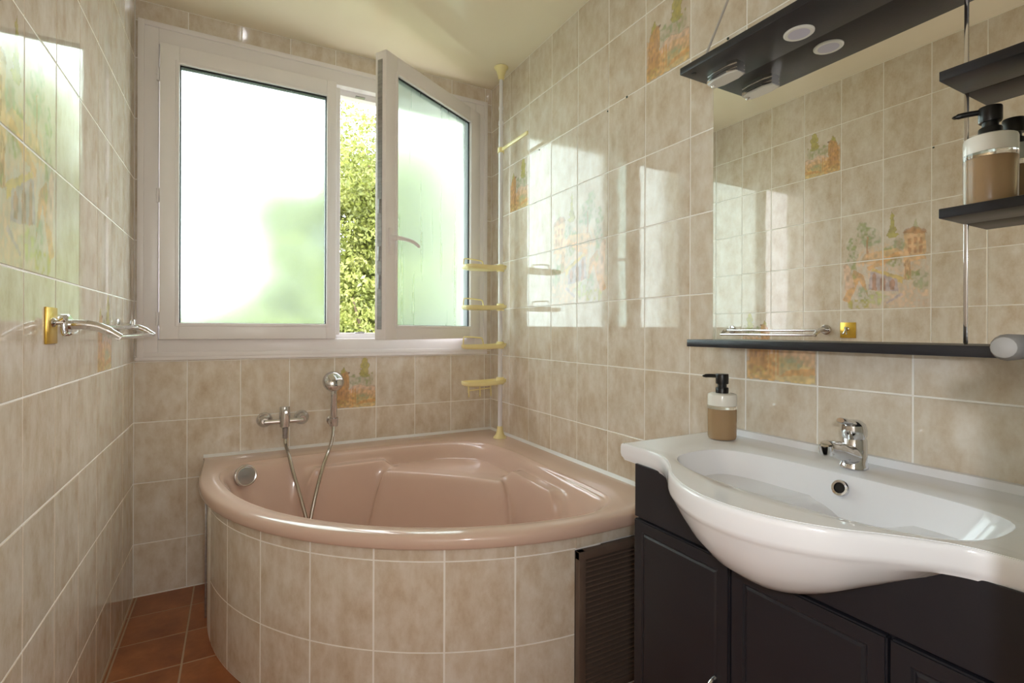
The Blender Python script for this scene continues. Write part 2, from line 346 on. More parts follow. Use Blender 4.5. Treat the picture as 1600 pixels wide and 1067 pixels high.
def painted_mesh(w_, h_, rgb, a):
    nh, nw = a.shape; me = bpy.data.meshes.new('painted_tile')
    base = tile_mesh(w_, h_); x, y = w_ / 2 - .0012, h_ / 2 - .0012
    V = [v.co[:] for v in base.vertices]; F = [tuple(p.vertices) for p in base.polygons][1:]; n0 = len(V)
    for j in range(nh):
        for i in range(nw): V.append((-x + 2 * x * i / (nw - 1), -y + 2 * y * j / (nh - 1), T))
    for j in range(nh - 1):
        for i in range(nw - 1): k = n0 + j * nw + i; F.append((k, k + 1, k + nw + 1, k + nw))
    me.from_pydata(V, [], F); me.materials.append(M_paint)
    at = me.color_attributes.new('paint', 'FLOAT_COLOR', 'POINT')
    buf = np.zeros((len(V), 4), np.float32); buf[n0:, :3] = rgb.reshape(-1, 3); buf[n0:, 3] = a.reshape(-1)
    at.data.foreach_set('color', buf.reshape(-1)); bpy.data.meshes.remove(base); return me
GW, GH = .1962, .2453
NW, NH = 56, 70
vil = village(NW * 2, NH * 2)
VIL = {(i, j): painted_mesh(GW, GH, vil.rgb[j * NH:(j + 1) * NH, i * NW:(i + 1) * NW], vil.a[j * NH:(j + 1) * NH, i * NW:(i + 1) * NW]) for i in (0, 1) for j in (0, 1)}
ru = ruin(NW, NH); RUIN = painted_mesh(GW, GH, ru.rgb, ru.a)

def wall_tiles(wall, to_world, rot, joints, zmin, zmax, deco, skip=None, hole=None):
    """joints: increasing u positions (viewer's right); deco {(col_u0_rounded,row)->mesh}"""
    for ci in range(len(joints) - 1):
        u0, u1 = joints[ci], joints[ci + 1]
        for k in range(-3, 8):
            v0, v1 = max(Z0 + PH * k, zmin), min(Z0 + PH * (k + 1), zmax)
            if v1 - v0 < .006: continue
            if skip and skip(u0, u1, v0, v1): continue
            rects = [(u0, u1, v0, v1)]
            if hole:
                hx0, hx1, hz0, hz1 = hole
                if u0 < hx1 and u1 > hx0 and v0 < hz1 and v1 > hz0:
                    rects = []
                    if v0 < hz0: rects.append((u0, u1, v0, hz0))
                    if v1 > hz1: rects.append((u0, u1, hz1, v1))
                    a, b_ = max(v0, hz0), min(v1, hz1)
                    if u0 < hx0: rects.append((u0, hx0, a, b_))
                    if u1 > hx1: rects.append((hx1, u1, a, b_))
            for (a, b_, c, d) in rects:
                w_, h_ = b_ - a - .0038, d - c - .0038
                if w_ < .003 or h_ < .003: continue
                me = deco.get((round((a + b_) / 2, 1), k)) if (w_ > .19 and h_ > .24) else None
                o = bpy.data.objects.new('painted_tile' if me else 'wall_tile', me or get_tile(w_, h_)); COL.objects.link(o)
                j = .0016 if min(w_, h_) > .1 else 0
                o.matrix_world = Matrix.Translation(to_world((a + b_) / 2, (c + d) / 2)) @ rot @ Matrix.Rotation(random.uniform(-j, j), 4, 'X') @ Matrix.Rotation(random.uniform(-j, j), 4, 'Y')
                o.parent = wall
                if me: o['label'] = 'painted landscape tile'
def basis(xa, ya, za):
    mm = Matrix.Identity(4)
    for i in range(3): mm[i][0], mm[i][1], mm[i][2] = xa[i], ya[i], za[i]
    return mm
# right wall: viewer's right = -y ; u = -y ; face x=0 -> tile origin at x=T
RJ = [0] + [.0151 + .2 * i for i in range(12)] + [2.41]
d_r = {}
def put_vil(dd, c0, c1, k0):  # column centres left/right
    dd[(round(c0, 1), k0)] = VIL[(0, 0)]; dd[(round(c1, 1), k0)] = VIL[(1, 0)]; dd[(round(c0, 1), k0 + 1)] = VIL[(0, 1)]; dd[(round(c1, 1), k0 + 1)] = VIL[(1, 1)]
d_r[(.3, 4)] = RUIN; d_r[(1.3, 5)] = RUIN; d_r[(1.7, 1)] = RUIN; put_vil(d_r, .715, .915, 2)
wall_tiles(wall_right, lambda u, v: Vector((T, -u, v)), basis((0, -1, 0), (0, 0, 1), (-1, 0, 0)), RJ, .44, ZC, d_r)
# left wall: viewer's right = +y ; u = y
LJ = sorted([0.0] + [-(.019 + .2 * i) for i in range(12)] + [-2.41])
d_l = {(-.9, 5): RUIN, (-.5, 1): RUIN}; put_vil(d_l, -1.319, -1.119, 2)
wall_tiles(wall_left, lambda u, v: Vector((-LW - T, u, v)), basis((0, 1, 0), (0, 0, 1), (1, 0, 0)), LJ, 0.002, ZC, d_l)
# back wall: u = x
BJ = sorted([0.0] + [-(.0398 + .2 * i) for i in range(8)] + [-LW])
d_b = {(-.7, 0): RUIN}
wall_tiles(wall_back, lambda u, v: Vector((u, T, v)), basis((1, 0, 0), (0, 0, 1), (0, -1, 0)), BJ, 0.002, ZC, d_b,
           skip=lambda u0, u1, v0, v1: u0 > -1.35 and v1 < .5, hole=(WX0, WX1, WZ0, WZ1))
# floor tiles
fme = {}
for i in range(-1, 8):
    for j in range(-1, 12):
        x0, x1 = max(-1.412 + .2 * (i - 1), -LW + .001), min(-1.412 + .2 * i, -.001); y1, y0 = min(-.17 - .203 * (j - 1), -.001), max(-.17 - .203 * j, -2.6)
        if x1 - x0 < .01 or y1 - y0 < .01: continue
        cx, cy = (x0 + x1) / 2, (y0 + y1) / 2
        if x0 > -1.2 and y0 > -1.0: continue                      # under the tub
        if x0 > -.42 and y1 > -2.4 and y1 < -1.6: continue        # under the vanity
        kk = (round(x1 - x0 - .005, 3), round(y1 - y0 - .005, 3))
        if kk not in fme: fme[kk] = tile_mesh(kk[0], kk[1], .0036, .0012); fme[kk].materials[0] = M_floor
        o = bpy.data.objects.new('floor_tile', fme[kk]); COL.objects.link(o); o.location = (cx, cy, -.0036); o.parent = floor
# drill holes with plugs in the right wall
for k, (y, z, r) in enumerate([(-.511, 1.952, .0028), (-1.012, 1.945, .003), (-1.121, 1.956, .0045), (-1.555, 1.951, .004)]):
    MB().lathe([(r, 0), (r, .0018), (r * .4, .0022)], (.0012 - .002, y, z), (-1, 0, 0), 10).build('wall_plug', M_hole, wall_right)
MB().lathe([(.004, 0), (.004, .002)], (-LW - .0005, -1.427, 1.953), (1, 0, 0), 10).build('wall_plug', M_hole, wall_left)

# ------------------------------------------------------------------ bathroom door (free edge just right of the camera) with lever
DX = CAM.x + .49
door = struct(MB().box((DX, FRONT - .04, .01), (-.03, FRONT, 2.05), .003).build('door_1', M_door), 'painted bathroom door left ajar beside the camera')
hx, hz = DX + .05, CAM.z - .012
h1 = MB().lathe([(.024, 0), (.024, .006), (.02, .009)], (hx, FRONT, hz), (0, 1, 0), 24)
h1.tube([(hx, FRONT + .004, hz), (hx, FRONT + .014, hz)], .01, 16)
h1.tube([(hx - .021, FRONT + .024, hz), (hx - .019, FRONT + .024, hz), (hx - .012, FRONT + .024, hz), (hx + .1, FRONT + .026, hz)], [.004, .008, .0105, .009], 16)
h1.build('door_handle', M_handle, door)
slab('wall_front', (-.03, FRONT - .12, -.1), (.1, FRONT, ZC), M_plaster, 'wall strip beside the bathroom door')
slab('wall_lintel', (-LW - .1, FRONT - .12, 2.06), (.1, FRONT, ZC), M_plaster, 'wall above the bathroom doorway')

# ------------------------------------------------------------------ window
win = thing('window_1', 'white double casement window with frosted panes, right sash swung open', 'window', (-.822, 0, WZ0)); win['kind'] = 'structure'
del win['category']
FY0, FY1 = -.012, .07
def frame_ring(x0, x1, z0, z1, wl, wr, wb_, wt, y0, y1, bev=.004):
    g = MB(); g.box((x0, y0, z0), (x0 + wl, y1, z1), bev).box((x1 - wr, y0, z0), (x1, y1, z1), bev)
    g.box((x0 + wl - .001, y0 + .0004, z1 - wt), (x1 - wr + .001, y1, z1), bev).box((x0 + wl - .001, y0 + .0004, z0), (x1 - wr + .001, y1, z0 + wb_), bev); return g
fr = frame_ring(WX0, WX1, WZ0, WZ1, .068, .068, .07, .085, FY0, FY1)
fr.build('frame', M_pvc, win)
# stepped outer moulding line and rebate
mo = frame_ring(WX0 - .003, WX1 + .003, WZ0 - .004, WZ1 + .003, .022, .022, .02, .022, FY0 - .006, FY0 + .01, .002); mo.build('moulding', M_pvc, win)
rb = frame_ring(WX0 + .066, WX1 - .066, WZ0 + .068, WZ1 - .083, .03, .03, .03, .032, .03, .075, .003); rb.build('rebate', M_pvc, win)
sl = MB().box((WX0 - .01, -.016, WZ0 - .018), (WX1 + .006, .004, WZ0 - .003), .003); sl.build('sill_strip', M_pvc, win)
def sash(x0, x1, z0, z1, org, rotz, gx0, gx1, gz0, gz1, glass_mat, name):
    """built in local coords: x along width, y depth (room side negative)"""
    e = bpy.data.objects.new(name, None); COL.objects.link(e); e.location = org; e.rotation_euler = (0, 0, rotz)
    mw = Matrix.Translation(org) @ Matrix.Rotation(rotz, 4, 'Z')
    e.parent = win; e.matrix_parent_inverse = Matrix.Translation(win.location).inverted()
    def sub(mb, nm, mt_, **k):
        o = mb.build(nm, mt_, None, **k); o.parent = e; return o
    sub(frame_ring(x0, x1, z0, z1, gx0 - x0, x1 - gx1, gz0 - z0, z1 - gz1, -.033, .028, .004), 'sash_frame', M_pvc)
    bead = frame_ring(gx0 - .014, gx1 + .014, gz0 - .014, gz1 + .014, .0145, .0145, .0145, .0145, -.037, -.02, .003); sub(bead, 'glazing_bead', M_pvc)
    gk = frame_ring(gx0 - .001, gx1 + .001, gz0 - .001, gz1 + .001, .005, .0055, .003, .0075, -.0235, .01, 0); sub(gk, 'gasket', M_gasket)
    gl = MB().box((gx0, -.019, gz0), (gx1, -.014, gz1)); sub(gl, 'glass_pane', glass_mat, smooth=False)
    return e, sub
# left sash, closed
eL, subL = sash(-1.535, -.842, 1.055, 2.272, (0, -.013, 0), 0, -1.467, -.886, 1.124, 2.198, M_frost1, 'left_sash')
for z in (2.15, 1.65, 1.14):
    hg = MB().tube([(-1.543, -.020, z - .028), (-1.543, -.020, z + .028)], .006, 12).tube([(-1.543, -.020, z - .002), (-1.543, -.020, z + .002)], .0075, 12); hg.build('hinge', M_pvc, win)
# right sash, swung open 32 degrees about its hinge; local x runs from free edge (-.728) to hinge (0)
HX, HY = -.109, -.02
eR, subR = sash(-.728, 0, 1.055, 2.277, (HX, HY, 0), R(32), -.656, -.094, 1.118, 2.198, M_frost2, 'right_sash')
hd = MB().box((-.712, -.043, 1.418), (-.686, -.032, 1.53), .004)
hd.lathe([(.011, 0), (.011, .03), (.009, .034)], (-.699, -.042, 1.485), (0, -1, 0), 16)
hd.tube(crom([(-.705, -.07, 1.486), (-.67, -.072, 1.487), (-.60, -.072, 1.484), (-.555, -.070, 1.468)], 6), [.0095] * 7 + [.0085] * 6 + [.0075] * 5 + [.006], 12); subR(hd, 'handle', M_pvc)
lk_ = MB().box((-.7305, -.012, 1.10), (-.7275, .012, 2.24)); subR(lk_, 'lock_rail', M_steel)
for z in (1.30, 1.42, 1.62):
    kp = MB().box((-.734, -.006, z - .03), (-.730, .006, z + .03), .001); subR(kp, 'lock_bolt', M_steel)
MB().box((-.851, -.03, 1.075), (-.822, .05, 2.255), .004).build('mullion', M_pvc, win)
for z in (1.19, 1.33): MB().box((-.8225, .0, z - .035), (-.818, .014, z + .035), .001).build('strike_plate', M_steel, win)
for z in (1.0835, 2.2465): MB().box((-.745, .0, z - .003), (-.70, .016, z + .003), .001).build('strike_plate', M_steel, win)

# ------------------------------------------------------------------ bathtub
TUBZ = .545
tub = thing('bathtub', 'rose pink corner bathtub with molded seat and tiled curved front', 'bathtub', (-.7, -.7, 0))
CX = CY = -.3; RO, SIDE = 1.08, 1.38
half_in = [(-.228, -.228), (-.30, -.178), (-.40, -.150), (-.55, -.137), (-.75, -.138), (-.95, -.142), (-1.12, -.145), (-1.235, -.165), (-1.30, -.24), (-1.318, -.35)]
arc_in = [(CX + 1.015 * math.cos(R(a)), CY + 1.015 * math.sin(R(a))) for a in (192, 200, 208, 216, 225)]
hl = half_in + arc_in[0:]
full = hl + [(y, x) for x, y in hl[-2:0:-1]]
inner = np.array(crom(full, 12, True))[:, :2]; n = len(inner)
ctr = np.array((-.70, -.70))
def outer_pt(p):
    """ray from tub centre through inner outline point to the outer outline"""
    d = p - ctr; d = d / np.linalg.norm(d); best = 9
    if d[0] > 1e-6: best = min(best, (-.002 - ctr[0]) / d[0])
    if d[1] > 1e-6: best = min(best, (-.002 - ctr[1]) / d[1])
    if d[0] < -1e-6:
        t = (-SIDE - ctr[0]) / d[0]; q = ctr + d * t
        if q[1] > CY: best = min(best, t)
    if d[1] < -1e-6:
        t = (-SIDE - ctr[1]) / d[1]; q = ctr + d * t
        if q[0] > CX: best = min(best, t)
    oc = ctr - np.array((CX, CY)); b_ = oc @ d; t = -b_ + math.sqrt(b_ * b_ - (oc @ oc - RO * RO)); q = ctr + d * t
    if q[0] <= CX and q[1] <= CY: best = min(best, t)
    return ctr + d * best
outer = np.array([outer_pt(p) for p in inner])
# snap nearest ring point to the wall corners
for cpt in ((-.002, -.002), (-SIDE, -.002), (-.002, -SIDE)):
    outer[np.argmin(np.linalg.norm(outer - np.array(cpt), axis=1))] = cpt
def bowl_z(x, y, t):
    zf, zr = .13, TUBZ
    k = sstep(.76, .985, t); z = zf + (zr - .012 - zf) * (k ** .8) + .03 * (t ** 2) * (1 - k)
    s_ = -(x + y); bow = .06 * (1 - np.clip(abs(x - y) / .5, 0, 1) ** 2)
    seat = 1 - sstep(.97 - bow, 1.085 - bow, s_)
    seat *= 1 - sstep(.38, .54, abs(x - y))
    zs = .462 + .012 * np.clip((.8 - s_) / .5, 0, 1)
    z2 = zs * seat + -1 * (1 - seat); z = np.maximum(z, np.where(seat > 0, z * (1 - seat) + max(zs, 0) * seat if np.isscalar(seat) else 0, -1))
    # arm ledges on both sides of the seat
    e = min(-x, -y); led = (1 - sstep(.225, .265, e)) * sstep(.60, .66, max(-x, -y)) * (1 - sstep(.95, 1.05, max(-x, -y)))
    return float(max(z, z * (1 - led) + .497 * led))
tb = MB(); rings = []
def ring(pts, zs): 
    base = len(tb.v); tb.v += [(float(p[0]), float(p[1]), float(z)) for p, z in zip(pts, zs if hasattr(zs, '__len__') else [zs] * n)]; rings.append(base)
dirn = (outer - ctr) / np.linalg.norm(outer - ctr, axis=1)[:, None]
wallside = np.array([(p[0] > -.01 or p[1] > -.01) for p in outer])
def off(d): return np.where(wallside[:, None], outer, outer - dirn * d)
ring(off(.026), .509); ring(off(.004), .507); ring(off(0), .513); ring(off(0), .530); ring(off(.0035), .539); ring(off(.012), TUBZ)
ring(inner * .55 + outer * .45, TUBZ + .001); ring(inner * .9 + outer * .1, TUBZ)
TT = [1.0, .992, .984, .975, .965] + list(np.linspace(.955, .45, 90)) + list(np.linspace(.43, .05, 10))
for t in TT:
    pts = ctr + (inner - ctr) * t
    if t > .97: zs = [max(bowl_z(p[0], p[1], t), TUBZ - .002 - (1 - t) * 1.2 * (1 - t) / .03 * .35) if t > .985 else max(bowl_z(p[0], p[1], t), 0) for p in pts]
    else: zs = [bowl_z(p[0], p[1], t) for p in pts]
    if t == 1.0: zs = [TUBZ - .003] * n
    ring(pts, zs)
for a, b_ in zip(rings[:-1], rings[1:]):
    for j in range(n): tb.f.append((a + j, a + (j + 1) % n, b_ + (j + 1) % n, b_ + j))
tb.f.append(tuple(rings[-1] + j for j in range(n)))
ts = tb.build('tub_shell', M_tub, tub, angle=60)
# white sealant along walls
se = MB()
se.add([(-SIDE, -.001, TUBZ), (-SIDE, -.012, TUBZ), (-SIDE, -.001, TUBZ + .012), (-.001, -.001, TUBZ), (-.012, -.012, TUBZ), (-.001, -.001, TUBZ + .012)], [(0, 1, 4, 3), (1, 2, 5, 4), (0, 3, 5, 2), (0, 2, 1), (3, 4, 5)])
se.add([(-.001, -.001, TUBZ), (-.012, -.012, TUBZ), (-.001, -.001, TUBZ + .012), (-.001, -SIDE, TUBZ), (-.012, -SIDE, TUBZ), (-.001, -SIDE, TUBZ + .012)], [(0, 1, 4, 3), (1, 2, 5, 4), (0, 3, 5, 2), (0, 2, 1), (3, 4, 5)])
se.build('sealant', M_seal, tub, smooth=False)
# curved tiled front panel: masonry core + flat tiles
RP = 1.046
core = MB(); arcp = [(CX + (RP + .0054) * math.cos(R(a)), CY + (RP + .0054) * math.sin(R(a))) for a in np.linspace(180, 270, 109)]
na = len(arcp); arci = [(CX + (RP - .05) * math.cos(R(a)), CY + (RP - .05) * math.sin(R(a))) for a in np.linspace(180, 270, 109)]
V = [(x, y, z) for z in (0, .506) for x, y in arcp + arci]; k2 = 2 * na; F = []
for i in range(na - 1): F += [(i, i + 1, k2 + i + 1, k2 + i), (na + i, k2 + na + i, k2 + na + i + 1, na + i + 1), (k2 + i, k2 + i + 1, k2 + na + i + 1, k2 + na + i), (i, na + i, na + i + 1, i + 1)]
core.add(V, F); core.box((CX - RP, CY, 0), (CX - RP + .03, -.005, .506)).box((CX, CY - RP, 0), (-.005, CY - RP + .03, .506))
pc = core.build('front_panel', M_grout, tub, smooth=False)
rows = [(0, .2153), (.2153, .4644), (.4644, .5065)]
angs = [190.3, 201.2, 212.0, 222.8, 233.6, 244.3, 255.0, 265.2]
for a0, a1 in zip(angs[:-1], angs[1:]):
    am = (a0 + a1) / 2; rr = (RP + .0065) * math.cos(R((a1 - a0) / 2)) ; wd = 2 * (RP + .006) * math.sin(R((a1 - a0) / 2)) - .0028
    for z0, z1 in rows:
        # gently curved tile: 4 segments
        seg = 4; g = MB(); zz0, zz1 = z0 + .002, z1 - .002
        aa = np.linspace(a0 + .15, a1 - .15, seg + 1)
        V = []
        for r_ in (RP - .002, RP + .006):
            for z in (zz0, zz1): V += [(CX + r_ * math.cos(R(a)), CY + r_ * math.sin(R(a)), z) for a in aa]
        mid = Vector((CX + RP * math.cos(R(am)), CY + RP * math.sin(R(am)), (z0 + z1) / 2))
        s1 = seg + 1; F = []
        for i in range(seg):
            F += [(2 * s1 + i, 2 * s1 + i + 1, 3 * s1 + i + 1, 3 * s1 + i), (i, s1 + i, s1 + i + 1, i + 1), (s1 + i, 3 * s1 + i, 3 * s1 + i + 1, s1 + i + 1), (i, i + 1, 2 * s1 + i + 1, 2 * s1 + i)]
        F += [(0, 2 * s1, 3 * s1, s1), (seg, s1 + seg, 3 * s1 + seg, 2 * s1 + seg)]
        # local frame so that the marbling runs as on the wall tiles: x tangent, y up, z out
        rot = basis((-math.sin(R(am)), math.cos(R(am)), 0), (0, 0, 1), (math.cos(R(am)), math.sin(R(am)), 0)); inv = rot.inverted()
        g.add([inv @ (Vector(v) - mid) for v in V], F); o = g.build('panel_tile', M_tile)
        mw = Matrix.Translation(mid) @ rot; o.location = mid; o.rotation_euler = rot.to_euler(); attach(o, pc)
g = MB().box((-.165, -.02, -.002), (.165, .02, .006), .0008); o = g.build('panel_tile', M_tile); o.location = (-.225, CY - RP, .485); o.rotation_euler = (R(90), 0, 0); attach(o, pc)
et = MB().box((-.003, -.008, -.005), (.003, .008, .46), .001).build('edge_trim', M_steel); et.location = (-1.3545, -.36, .035); attach(et, tub)
# louvred access panel at the right end of the front
lv = MB(); LX0, LX1, LY, LZ0, LZ1 = -.395, -.06, -1.362, .03, .462
lv.box((LX0, LY - .012, LZ0), (LX0 + .024, LY + .008, LZ1), .002).box((LX1 - .024, LY - .012, LZ0), (LX1, LY + .008, LZ1), .002).box((LX0, LY - .0122, LZ1 - .024), (LX1, LY + .008, LZ1), .002).box((LX0, LY - .0122, LZ0), (LX1, LY + .008, LZ0 + .024), .002)
lvo = lv.build('access_panel', M_bronze, tub); MB().box((LX0 + .002, LY + .0075, LZ0 + .002), (LX1 - .002, LY + .0135, LZ1 - .002)).build('backing', M_black, lvo)
sm = None
for k in range(26):
    z = LZ0 + .032 + k * .0148
    if sm is None:
        g = MB(); g.add([(LX0 + .022, -.009, -.005), (LX1 - .022, -.009, -.005), (LX1 - .022, .006, .000), (LX0 + .022, .006, .000), (LX0 + .022, -.009, -.001), (LX1 - .022, -.009, -.001), (LX1 - .022, .006, .003), (LX0 + .022, .006, .003)],
                        [(0, 1, 2, 3), (4, 7, 6, 5), (0, 4, 5, 1), (1, 5, 6, 2), (2, 6, 7, 3), (3, 7, 4, 0)]); sm = g.mesh('slat', M_bronze, False)
    o = bpy.data.objects.new('slat', sm); COL.objects.link(o); o.location = (0, LY, z); attach(o, lvo)
# overflow knob
ok = MB(); kd = Vector((.30, -.92, .18)).normalized(); ko = Vector((-1.222, -.262, .512))
ok.lathe([(.030, -.05), (.030, -.016), (.042, -.014), (.0435, -.002), (.042, .003), (.038, .005), (.035, .004), (.033, .006), (.005, .007)], ko, kd, 32)
okn = ok.build('overflow_knob', M_satin, tub)

# ------------------------------------------------------------------ bath mixer, shower
mx_ = thing('bath_mixer', 'chrome wall mixer tap above the pink bathtub', 'tap', (-1.065, 0, .687))
g = MB(); zc = .684
for x in (-1.144, -.988): MB().lathe([(.034, 0), (.033, .006), (.026, .016), (.016, .026), (.0135, .035), (.0135, .052)], (x, 0, zc + .004), (0, -1, 0), 28).build('rosette', M_chrome, mx_)
g = MB().tube([(-1.150, -.052, zc), (-1.146, -.052, zc), (-.986, -.052, zc), (-.982, -.052, zc)], [.008, .0115, .0115, .008], 20); g.build('body', M_chrome, mx_)
g = MB().lathe([(.012, -.03), (.021, -.024), (.0225, .0), (.0225, .03), (.0225, .060), (.021, .066), (.006, .068)], (-1.064, -.056, zc), (0, 0, 1), 28); g.build('cartridge', M_chrome, mx_)
g = MB().tube([(-1.064, -.070, zc + .05), (-1.064, -.095, zc + .047), (-1.064, -.125, zc + .05)], [.008, .0075, .006], 14); g.build('lever', M_chrome, mx_)
g = MB().lathe([(.011, -.05), (.0115, -.02), (.0125, 0)], (-1.062, -.056, zc - .026), (0, 0, 1), 20); g.build('hose_nut', M_steel, mx_)
ha = thing('hand_shower', 'chrome hand shower resting in its wall holder', 'shower', (-.852, 0, .66))
g = MB().lathe([(.026, 0), (.026, .006), (.018, .012), (.014, .02), (.014, .03)], (-.851, 0, .664), (0, -1, 0), 28); g.lathe([(.02, -.02), (.021, 0), (.02, .02)], (-.851, -.046, .664), (0, -.2, 1), 24)
g.build('holder', M_chrome, ha)
hp = [(-.851, -.044, .652), (-.851, -.048, .68), (-.852, -.054, .72), (-.853, -.062, .76), (-.854, -.068, .80), (-.855, -.066, .835)]
g = MB().tube(crom(hp, 4), [.013] * 4 + [.0155] * 8 + [.0145] * 8 + [.016], 18); g.build('grip', M_chrome, ha)
sh = Vector((0, .93, -.36)).normalized()
g = MB().lathe([(.010, -.024), (.030, -.020), (.044, -.010), (.049, .004), (.048, .014), (.040, .018)], (-.8555, -.066, .857), sh, 36); g.build('spray_head', M_chrome, ha)
hose = crom([(-1.062, -.056, .606), (-1.061, -.085, .578), (-1.055, -.16, .554), (-1.045, -.205, .50), (-1.025, -.255, .42), (-1.005, -.30, .335), (-.994, -.325, .285), (-.988, -.335, .262), (-.990, -.33, .285), (-.978, -.31, .345), (-.955, -.28, .425), (-.93, -.245, .495), (-.905, -.205, .545), (-.882, -.15, .572), (-.862, -.09, .607), (-.851, -.045, .652)], 10)
tag(MB().tube(hose, .0075, 12).build('shower_hose', M_hose), 'flexible steel shower hose looping down into the bathtub', 'hose')

# ------------------------------------------------------------------ corner shower caddy (tension pole with trays)
PX, PY = -.068, -.245
ca = thing('corner_caddy', 'cream corner caddy with four trays on a white tension pole', 'shelf', (PX, PY, TUBZ))
MB().tube([(PX, PY, TUBZ + .03), (PX, PY, 2.16)], .0115, 20).tube([(PX, PY, 2.15), (PX, PY, 2.41)], .0095, 20).lathe([(.0135, 0), (.0135, .02)], (PX, PY, 2.15)).lathe([(.0125, 0), (.0125, .012)], (PX, PY, 2.23)).build('pole', M_pole, ca)
MB().lathe([(.034, 0), (.033, .006), (.022, .018), (.016, .04), (.0135, .06)], (PX, PY, TUBZ + .0015)).build('foot', M_cream, ca)
MB().lathe([(.0135, -.065), (.017, -.045), (.026, -.016), (.036, -.005), (.037, -.0015)], (PX, PY, ZC)).build('ceiling_cup', M_cream, ca)
def tray(z, rail=True, hooks=False):
    L_, Wd = .212, .055
    out = []
    for a in np.linspace(0, 2 * math.pi, 40, endpoint=False):
        c_, s_ = math.cos(a), math.sin(a); out.append((PX + .012 - L_ / 2 + (L_ / 2 + .012) * math.copysign(abs(c_) ** .55, c_), PY - .012 + Wd * math.copysign(abs(s_) ** .75, s_) * (1 - .25 * c_)))
    g = MB(); c0 = np.mean(np.array(out), axis=0); nn = len(out)
    def rise(p): return .006 * max(0, (p[0] - (PX - .09)) / .1) ** 1.5
    prof = [(.90, -.003), (.97, .0), (1.0, .008), (1.0, .018), (.955, .018), (.94, .006), (.3, .0035)]
    V = []
    for sc, h_ in prof: V += [(c0[0] + (p[0] - c0[0]) * sc, c0[1] + (p[1] - c0[1]) * sc, z + h_ + rise(p)) for p in out]
    F = [(k * nn + j, k * nn + (j + 1) % nn, (k + 1) * nn + (j + 1) % nn, (k + 1) * nn + j) for k in range(len(prof) - 1) for j in range(nn)]
    F += [tuple(range(nn))[::-1], tuple((len(prof) - 1) * nn + j for j in range(nn))]
    g.add(V, F); g.lathe([(.019, -.004), (.020, 0), (.020, .028), (.018, .032)], (PX, PY, z)); t_ = g.build('tray', M_cream, ca, angle=50)
    if rail:
        y = PY + .042; xa, xb = PX - .188, PX - .075
        MB().tube(crom([(xa, y, z + .012), (xa + .002, y, z + .045), (xa + .012, y, z + .056), (xb - .03, y, z + .052), (xb - .008, y, z + .046), (xb, y, z + .012)], 5), .0032, 10).build('rail', M_cream, t_)
    if hooks:
        y = PY - .02
        g = MB(); g.tube([(PX - .185, y, z + .002), (PX - .185, y, z - .035)], .004, 10)
        for x in (PX - .185, PX - .125, PX - .065):
            g.tube(crom([(x, y, z + .002), (x, y - .004, z - .026), (x - .002, y - .010, z - .048), (x - .008, y - .022, z - .054), (x - .012, y - .03, z - .044)], 4), .0032, 10)
        g.tube([(PX - .185, y, z - .026), (PX - .065, y, z - .018)], .0028, 8); g.build('hook_bar', M_cream, t_)
tray(1.402); tray(1.202); tray(1.008); tray(.826, False, True)
ar = MB().lathe([(.017, -.012), (.017, .012)], (PX, PY, 2.02)); ar.box((PX - .004, PY - .27, 2.013), (PX + .004, PY, 2.029), .002); ar.build('towel_arm', M_cream, ca)

# ------------------------------------------------------------------ towel bar and brass hook on the left wall
tw = thing('towel_bar', 'double chrome towel bar on the left wall', 'towel bar', (-LW, -.65, 1.1))
XL = -LW
for y in (-.944, -.35):
    g = MB().lathe([(.026, 0), (.026, .007), (.023, .010)], (XL, y, 1.108), (1, 0, 0), 28)
    g.tube(crom([(XL + .008, y, 1.108), (XL + .035, y, 1.108), (XL + .06, y, 1.104), (XL + .085, y, 1.092), (XL + .108, y, 1.076)], 5), [.012] * 8 + [.0115] * 8 + [.0095] * 5, 18)
    if y > -.5: g.lathe([(.006, 0), (.007, .015), (.005, .02)], (XL + .05, y - .02, 1.11), (0, 0, 1), 14)
    g.build('bracket', M_chrome, tw)
MB().tube([(XL + .105, -.952, 1.077), (XL + .105, -.342, 1.077)], .0065, 16).build('bar', M_chrome, tw)
MB().tube([(XL + .062, -.944, 1.103), (XL + .062, -.35, 1.103)], .0065, 16).build('bar', M_chrome, tw)
hk = thing('wall_hook', 'square brass wall hook plate with small chrome hook', 'hook', (XL, -1.057, 1.105))
MB().box((XL - .0003, -1.096, 1.064), (XL + .004, -1.019, 1.146), .0015).build('plate', M_gold, hk)
g = MB().lathe([(.011, 0), (.010, .004), (.006, .008), (.005, .02)], (XL + .003, -1.055, 1.112), (1, 0, 0), 18)
for dy in (-.009, .009): g.tube(crom([(XL + .02, -1.055, 1.110), (XL + .022, -1.055 + dy * .6, 1.096), (XL + .026, -1.055 + dy, 1.084), (XL + .034, -1.055 + dy * 1.1, 1.088)], 4), .0032, 10)
g.tube([(XL + .012, -1.055, 1.112), (XL + .024, -1.055, 1.119)], [.004, .0055], 12); g.build('hook', M_chrome, hk)

